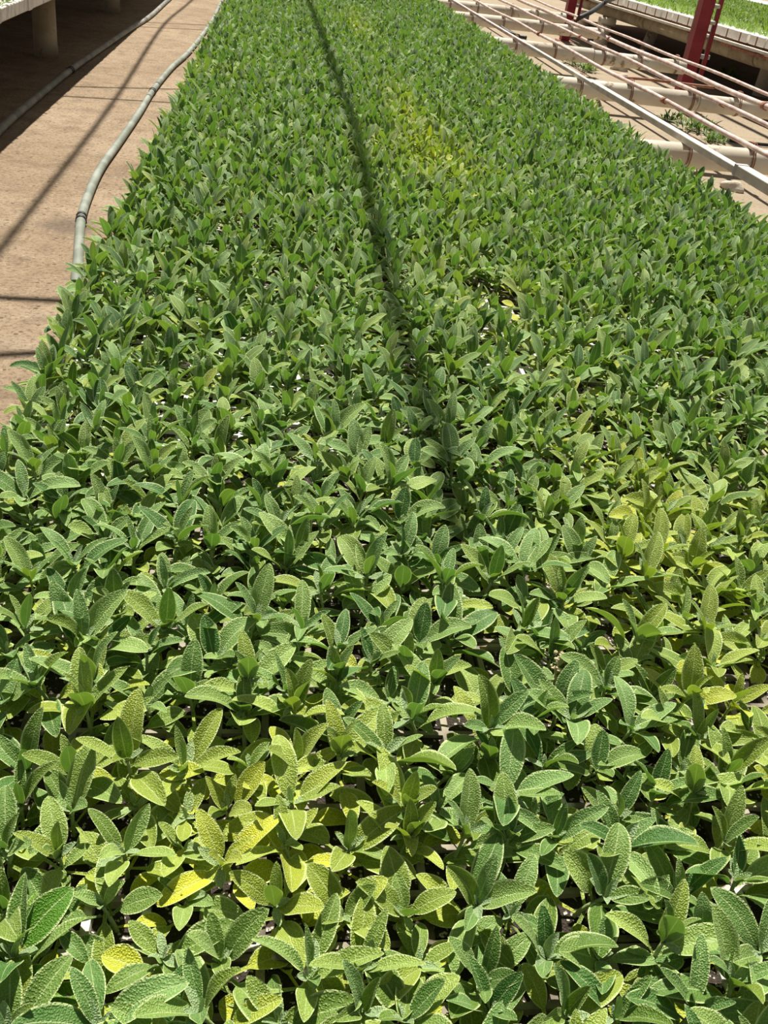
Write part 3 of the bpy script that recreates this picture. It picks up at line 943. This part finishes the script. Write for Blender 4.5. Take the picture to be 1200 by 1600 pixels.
# ------------------------------------------------------------------ red steel columns
def column(base, label, w, group='red columns of the greenhouse'):
    t = thing('steel_column', label, 'column', base, 0, group)
    b = MB()
    # an H section: two flanges and a web
    b.box((-w / 2, -w / 2, -0.02), (w / 2, -w / 2 + 0.012, 3.4)).box((-w / 2, w / 2 - 0.012, -0.02), (w / 2, w / 2, 3.4)).box((-0.006, -w / 2 + 0.01, -0.02), (0.006, w / 2 - 0.01, 3.4))
    b.box((-w / 2, -w / 2 + 0.012, -0.02), (-w / 2 + 0.010, w / 2 - 0.012, 3.4))
    b.build('main_post', M['red'], t)
    MB().box((w * 0.5 + 0.06, -0.02, 0.28), (w * 0.5 + 0.10, 0.02, 3.4), 0.004).build('side_post', M['red'], t)
    MB().box((-0.02, -0.015, 0.46), (w * 0.5 + 0.12, 0.015, 0.50), 0.004).build('bracket', M['galv'], t)
    for z in (0.78, 0.92):
        MB().tube([(w * 0.5 - 0.005, -0.03, z), (w * 0.5 + 0.065, -0.03, z)], 0.018, 8).build('bolt', M['white'], t)
    MB().box((-w * 0.9, -w * 0.9, -0.005), (w * 0.9, w * 0.9, 0.012), 0.003).build('base_plate', M['rust'], t)
    return t
column(at(1059, 168, 0), 'dark red steel column standing behind the empty rails, nearest', 0.125)
column(at(881, 64, 0), 'distant red steel column at the frame top behind the rails', 0.125)
base = at(951, 42, 0)
t = thing('prop', 'slim rusty prop under the far bench between the two red columns', 'prop', (base.x, base.y, 0))
MB().box((-0.06, -0.04, -0.02), (0.02, 0.04, 1.1), 0.004).build('rusty_bar', M['rust'], t)
MB().box((-0.15, -0.03, -0.02), (-0.07, 0.03, 0.62), 0.004).build('grey_bar', M['galv'], t)

# ------------------------------------------------------------------ small things under the empty rails
def grass_tuft(px, label, size, seed):
    p = at(*px, 0.0)
    r = random.Random(seed)
    lv = []
    for i in range(70):
        k = size * r.uniform(0.5, 1.2)
        lv.append((r.gauss(0, size * 0.5), r.gauss(0, size * 0.5), 0.0, r.uniform(0, 6.28), r.uniform(0.3, 1.3), r.uniform(0.2, 1.0), k, k * r.uniform(0.12, 0.25), k * 0.2, 0.3, 0, max(0, r.gauss(0.1, 0.15)), 0.5, r.random() * 0.5, r.random(), 0.9))
    t = thing('weed_tuft', label, 'weed', p, 0, 'weeds under the empty bench')
    link_mesh('foliage', leaf_mesh('foliage', lv, M['seedling'], 5, 2), t)
grass_tuft((1085, 205), 'green weed tuft on the ground just below the near red column', 0.13, 1)
grass_tuft((1050, 190), 'low weed patch at the foot of the near red column', 0.10, 2)
grass_tuft((1118, 222), 'pale weed tuft right of the near red column base', 0.09, 3)
grass_tuft((903, 102), 'dark weed tuft between the second and third pipes', 0.16, 4)
grass_tuft((918, 112), 'small weed tuft beside the dark one between the pipes', 0.11, 5)
grass_tuft((1040, 108), 'weed growing in front of the far bench left of the red column', 0.15, 6)
grass_tuft((1140, 122), 'weed growing before the far bench right of the red column', 0.15, 7)
def stone(px, label, sx, sy, sz, seed):
    p = at(*px, 0.0)
    bm = bmesh.new()
    bmesh.ops.create_icosphere(bm, subdivisions=3, radius=1.0)
    r = random.Random(seed)
    ph = [r.uniform(0, 6) for _ in range(6)]
    for v in bm.verts:
        c = v.co
        k = 1 + 0.14 * math.sin(3 * c.x + ph[0]) * math.sin(2.6 * c.y + ph[1]) + 0.10 * math.sin(5 * c.z + ph[2] + 3 * c.x)
        v.co = Vector((c.x * k * sx, c.y * k * sy, max(-0.3, c.z * k) * sz))
    for f in bm.faces:
        f.smooth = True
    me = bpy.data.meshes.new('stone'); bm.to_mesh(me); bm.free(); me.materials.append(M['stone'])
    o = link_mesh('stone', me)
    o.location = (p.x, p.y, sz * 0.25)
    o.rotation_euler = (0, 0, r.uniform(0, 3))
    tag(o, label, 'stone', 'stones on the ground')
stone((1142, 296), 'flat brown stone on the dirt below the white rail', 0.085, 0.06, 0.05, 1)
stone((968, 110), 'pale stone on the ground left of the near red column', 0.12, 0.09, 0.07, 2)
stone((972, 122), 'smaller pale stone beside the larger pale one', 0.07, 0.06, 0.04, 3)
stone((1125, 245), 'small stone behind the nearest cement pipe', 0.05, 0.04, 0.03, 4)
def line(name, label, pts, r, mat):
    tag(MB().tube(smooth_path(pts, 8), r, 8).build(name, M[mat]), label, 'tube')
z = PIPE_TOP + 0.004
line('irrigation_tube', 'dark thin tube lying across the rails behind the second pipe', [at(968, 121, 0.50), at(1010, 124, 0.50), at(1060, 130, 0.50), at(1116, 137, 0.50)], 0.010, 'rust')
line('irrigation_tube', 'black hose bit sagging beside the white rail far up the bench', [at(782, 42, 0.45), at(796, 51, 0.42), at(812, 57, 0.40), at(822, 59, 0.40)], 0.018, 'black')
line('irrigation_tube', 'dark rod on the ground behind the nearest pipe at right', [at(1140, 219, 0.02), at(1165, 223, 0.02), at(1215, 228, 0.02)], 0.014, 'black')
line('irrigation_tube', 'black cable tangled at the far bench beside the distant column', [at(905, 28, 0.7), at(925, 18, 0.75), at(945, 4, 0.8), at(962, -4, 0.9)], 0.022, 'black')
